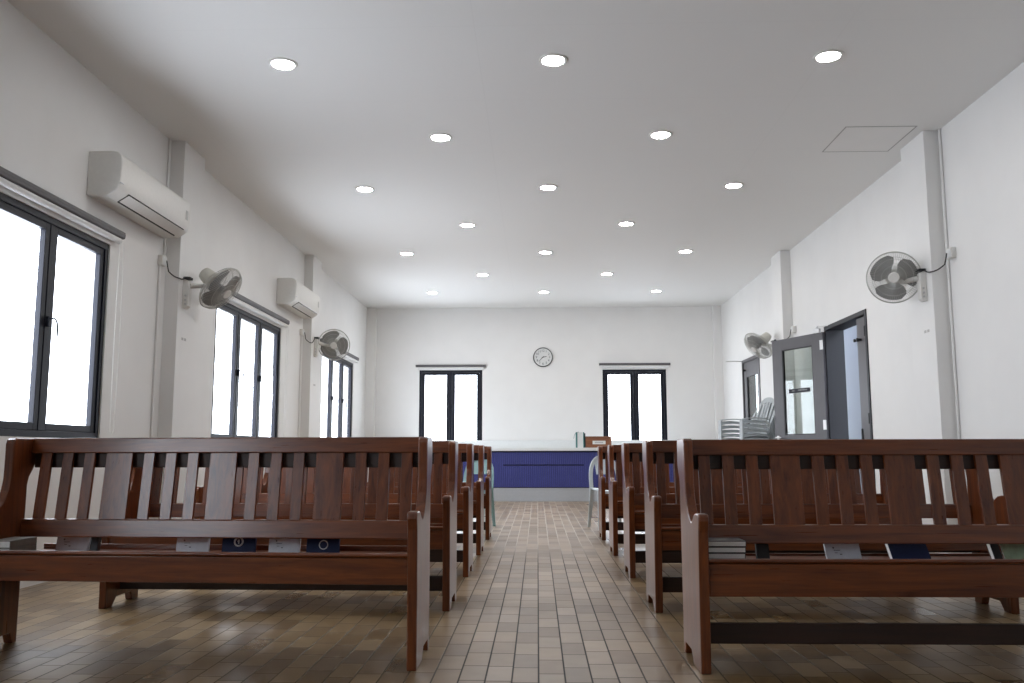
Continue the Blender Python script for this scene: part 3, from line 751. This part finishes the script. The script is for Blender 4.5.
mb.build('glazing_bead', M['black'], leaf, warp=wl)
sf = 1   # camera-facing side of the leaf is +v or -v, worked out from the normal
nv = Rm @ Vector((0, 1, 0)); sf = 1 if nv.dot(Vector((0,0,.84)) - org) > 0 else -1
def vf(a, b): return (min(sf*a, sf*b), max(sf*a, sf*b))
for zz in (2.14, 1.175, .30):
    v0, v1 = vf(th/2, th/2+.006); MB().box(-.004, .050, v0, v1, zz-.058, zz+.058).build('hinge', M['whitemetal'], leaf, bevel=0.002, warp=wl)
v0, v1 = vf(.0045, .009)
sg_ = MB().box(.29*ln, .70*ln, v0, v1, 1.590, 1.643).build('door_sign', M['frame'], leaf, warp=wl)
v0, v1 = vf(.009, .010); LM = plain('sign_lettering', (.22, .23, .23), .5)
for word in (((.585, .632, 1.609),), ((.340, .515, 1.612),)):
    mb = MB()
    for a, b, q in word:
        n_ = max(2, int((b-a)/.028)); st_ = (b-a)/n_
        mb.box(a*ln, b*ln, v0, v1, q+.007, q+.011)
        for k in range(n_): mb.box((a+st_*(k+.18))*ln, (a+st_*(k+.72))*ln, v0, v1, q, q+.018)
    mb.build('faint_word', LM, sg_, warp=wl)

v0, v1 = vf(th/2, th/2+.045)
MB().box(ln-.085, ln-.045, *vf(th/2, th/2+.008), .94, 1.06).build('lock_plate', M['whitemetal'], leaf, bevel=0.002, warp=wl)
mb = MB(); s1 = sf*(th/2)
mb.tube([(ln-.065, s1, 1.035), (ln-.065, s1+sf*.05, 1.035), (ln-.075, s1+sf*.058, 1.035), (ln-.18, s1+sf*.058, 1.035)], .010, 10)
mb.build('lever_handle', M['whitemetal'], leaf, smooth=True, warp=wl)
MB().lathe([(.016, 0), (.016, .012), (.010, .02), (0, .022)], (ln-.045, 0, zt), (0,0,1), 16).build('top_stop', M['jamb'], leaf, smooth=True, warp=wl)
mb = MB(); mb.box(.02, .12, *vf(th/2, th/2+.03), zt-.005, zt+.045); mb.sweep([(.07, sf*.03, zt+.05), (-.02, sf*.10, zt+.06), (-.12, sf*.02, zt+.06)], (.010, .004))
mb.build('door_closer', M['whitemetal'], leaf, bevel=0.002, warp=wl)

e = door_frame('door_2', D2, 'door')
y0, y1 = D2[0]+.052, D2[1]-.052
mb = MB(); gy0, gy1, q0, q1 = y0+.17, y1-.17, 1.05, 2.10; xa, xb = XR+.01, XR+.05
mb.box(xa, xb, y0, gy0, .01, 2.348).box(xa, xb, gy1, y1, .01, 2.348).box(xa, xb, gy0, gy1, q1, 2.348).box(xa, xb, gy0, gy1, .01, q0)
lf = mb.build('door_leaf', M['door'], e, bevel=0.003)
MB().box(XR+.027, XR+.033, gy0-.004, gy1+.004, q0-.004, q1+.004).build('glass_pane', M['glassd'], lf)
MB().box(XR+.012, XR+.020, gy1-.025, gy1, q0, q1).build('glazing_bead', M['black'], lf)
MB().lathe([(.016, 0), (.016, .03), (.022, .035), (.022, .05), (0, .052)], (XR+.01, y1-.12, 2.22), (-1,0,0), 16).build('bolt', M['black'], lf, smooth=True)
MB().box(XR-.008, XR+.01, y0+.04, y0+.09, 1.0, 1.2).build('lock_plate', M['steel'], lf, bevel=0.002)
MB().box(XR-.27, XR, D2[1]+.015, D2[1]+.045, 2.385, 2.405).build('door_arm', M['whitemetal'], e, bevel=0.003)

# ---------------------------------------------------------------- plastic chairs
def armchair(mat, label, group):
    """monobloc armchair facing -y, centred on x, seat .43"""
    e = local('plastic_armchair', label, 'chair', group); m_ = M[mat]
    g = []
    for i in range(9):
        v = i/8; y = -.23 + .43*v
        wd = .225 - .015*v
        g.append([(wd*t, y, .430 - .022*math.sin(math.pi*min(1, v*1.05)) - .012*v + .014*abs(t)**3 - (.02*(1-v*6)**2 if v < 1/6 else 0)) for t in [-1+2*j/8 for j in range(9)]])
    MB().shell(g, .006).build('seat', m_, e, smooth=50)
    # back: arched top, with vertical slots
    mb = MB(); H0, H1 = .40, .96
    def bk(t, s):        # t across -1..1, s up 0..1
        wd = .205 + .035*math.sin(math.pi*min(1, s*1.0)*.9)
        top = H0 + (H1-H0)*s
        return (wd*t, .200 + .215*s + .030*(1-t*t)*1.0 - .02, top - (.15*abs(t)**2.4)*s**2)
    cuts = [(-1, -.80), (-.66, -.48), (-.34, -.16), (-.02-.07, .09), (.16, .34), (.48, .66), (.80, 1)]
    for a, b in cuts:
        mb.shell([[bk(a + (b-a)*j/2, s/8) for j in range(3)] for s in range(9)], .006)
    mb.shell([[bk(-1 + 2*j/14, .87 + .13*s/3) for j in range(15)] for s in range(4)], .008)
    mb.shell([[bk(-1 + 2*j/14, 0 + .12*s/2) for j in range(15)] for s in range(3)], .008)
    mb.build('backrest', m_, e, smooth=50)
    for sx in (-1, 1):
        pts = [(sx*.215, .235, .640), (sx*.245, .12, .655), (sx*.258, -.02, .655), (sx*.258, -.15, .650), (sx*.252, -.215, .640), (sx*.246, -.245, .610)]
        MB().sweep(pts, [(.018,.006), (.024,.006), (.028,.006), (.028,.006), (.026,.007), (.020,.007)]).build('arm', m_, e, smooth=50, bevel=0.003)
        # front leg carries on up to the arm
        MB().sweep([(sx*.245, -.243, .635), (sx*.238, -.246, .43), (sx*.252, -.262, .20), (sx*.265, -.275, 0)], [(.030,.008), (.034,.008), (.028,.008), (.022,.008)], up=(0,1,0)).build('leg', m_, e, smooth=50, bevel=0.003)
        MB().sweep([(sx*.205, .19, .42), (sx*.222, .235, .20), (sx*.238, .275, 0)], [(.034,.008), (.026,.008), (.020,.008)], up=(0,1,0)).build('leg', m_, e, smooth=50, bevel=0.003)
        mb = MB(); mb.sweep([(sx*.250, -.235, .60), (sx*.262, -.03, .612), (sx*.235, .19, .598)], (.002, .019))
        mb.build('arm_skirt', m_, e, smooth=50)
    return e
ORDC = ['topmost', 'second from the top', 'third from the top', 'fourth from the top', 'fifth from the top', 'sixth from the top', 'seventh from the top',
        'eighth from the top', 'fourth from the bottom', 'third from the bottom', 'second from the bottom', 'bottom one']
NCH, STEP = 12, .0600
pr = armchair('chair', 'grey plastic armchair, bottom one of the stack near the open door', 'grey plastic armchairs in the tall stack')
rz = math.radians(-90 + 24)       # faces the left wall, turned a little to the camera
for k in range(NCH):
    t = pr if k == 0 else copy_tree(pr)
    tag(t, 'grey plastic armchair, %s of the stack near the open door' % ORDC[NCH-1-k])
    t.location = (2.885, 12.36, STEP*k); t.rotation_euler = (0, 0, rz)

def sidechair(mat, loc, rz, label):
    """armless plastic chair with an arched open back, facing -y"""
    e = local('plastic_chair', label, 'chair'); m_ = M[mat]
    g = []
    for i in range(9):
        v = i/8; y = -.20 + .38*v; wd = .185 - .012*v
        g.append([(wd*t, y, .440 - .018*math.sin(math.pi*v) + .010*abs(t)**3 - (.018*(1-v*6)**2 if v < 1/6 else 0)) for t in [-1+2*j/8 for j in range(9)]])
    MB().shell(g, .008).build('seat', m_, e, smooth=50)
    mb = MB(); pts = []
    for k in range(25):
        a = math.pi*k/24; x = -.165*math.cos(a)*(1 if True else 0); s = math.sin(a)**.55
        pts.append((x, .175 + .09*s, .43 + .375*s))
    mb.sweep(pts, (.021, .010), up=(0,1,0))
    mb.build('back_frame', m_, e, smooth=50)
    mb = MB().shell([[(.10*t, .175+.09*s+.018, .60+.185*s) for t in [-1+2*j/6 for j in range(7)]] for s in [q/5 for q in range(6)]], .006)
    mb.build('back_splat', m_, e, smooth=50)
    for sx in (-1, 1):
        MB().sweep([(sx*.170, -.175, .435), (sx*.178, -.20, .22), (sx*.188, -.225, 0)], [(.026,.009), (.022,.009), (.016,.009)], up=(0,1,0)).build('leg', m_, e, smooth=50, bevel=0.003)
        MB().sweep([(sx*.160, .165, .45), (sx*.172, .20, .22), (sx*.185, .235, 0)], [(.026,.009), (.022,.009), (.016,.009)], up=(0,1,0)).build('leg', m_, e, smooth=50, bevel=0.003)
    e.location = loc; e.rotation_euler = (0, 0, rz)
    return e
sidechair('chair2', (.815, 10.10, 0), math.radians(12), 'pale plastic chair beyond the farthest right pew, beside the aisle')
sidechair('chair3', (-.74, 10.22, 0), math.radians(-14), 'pale teal plastic chair beyond the farthest left pew, beside the aisle')

for o in bpy.data.objects:
    if '_o' in o: del o['_o']
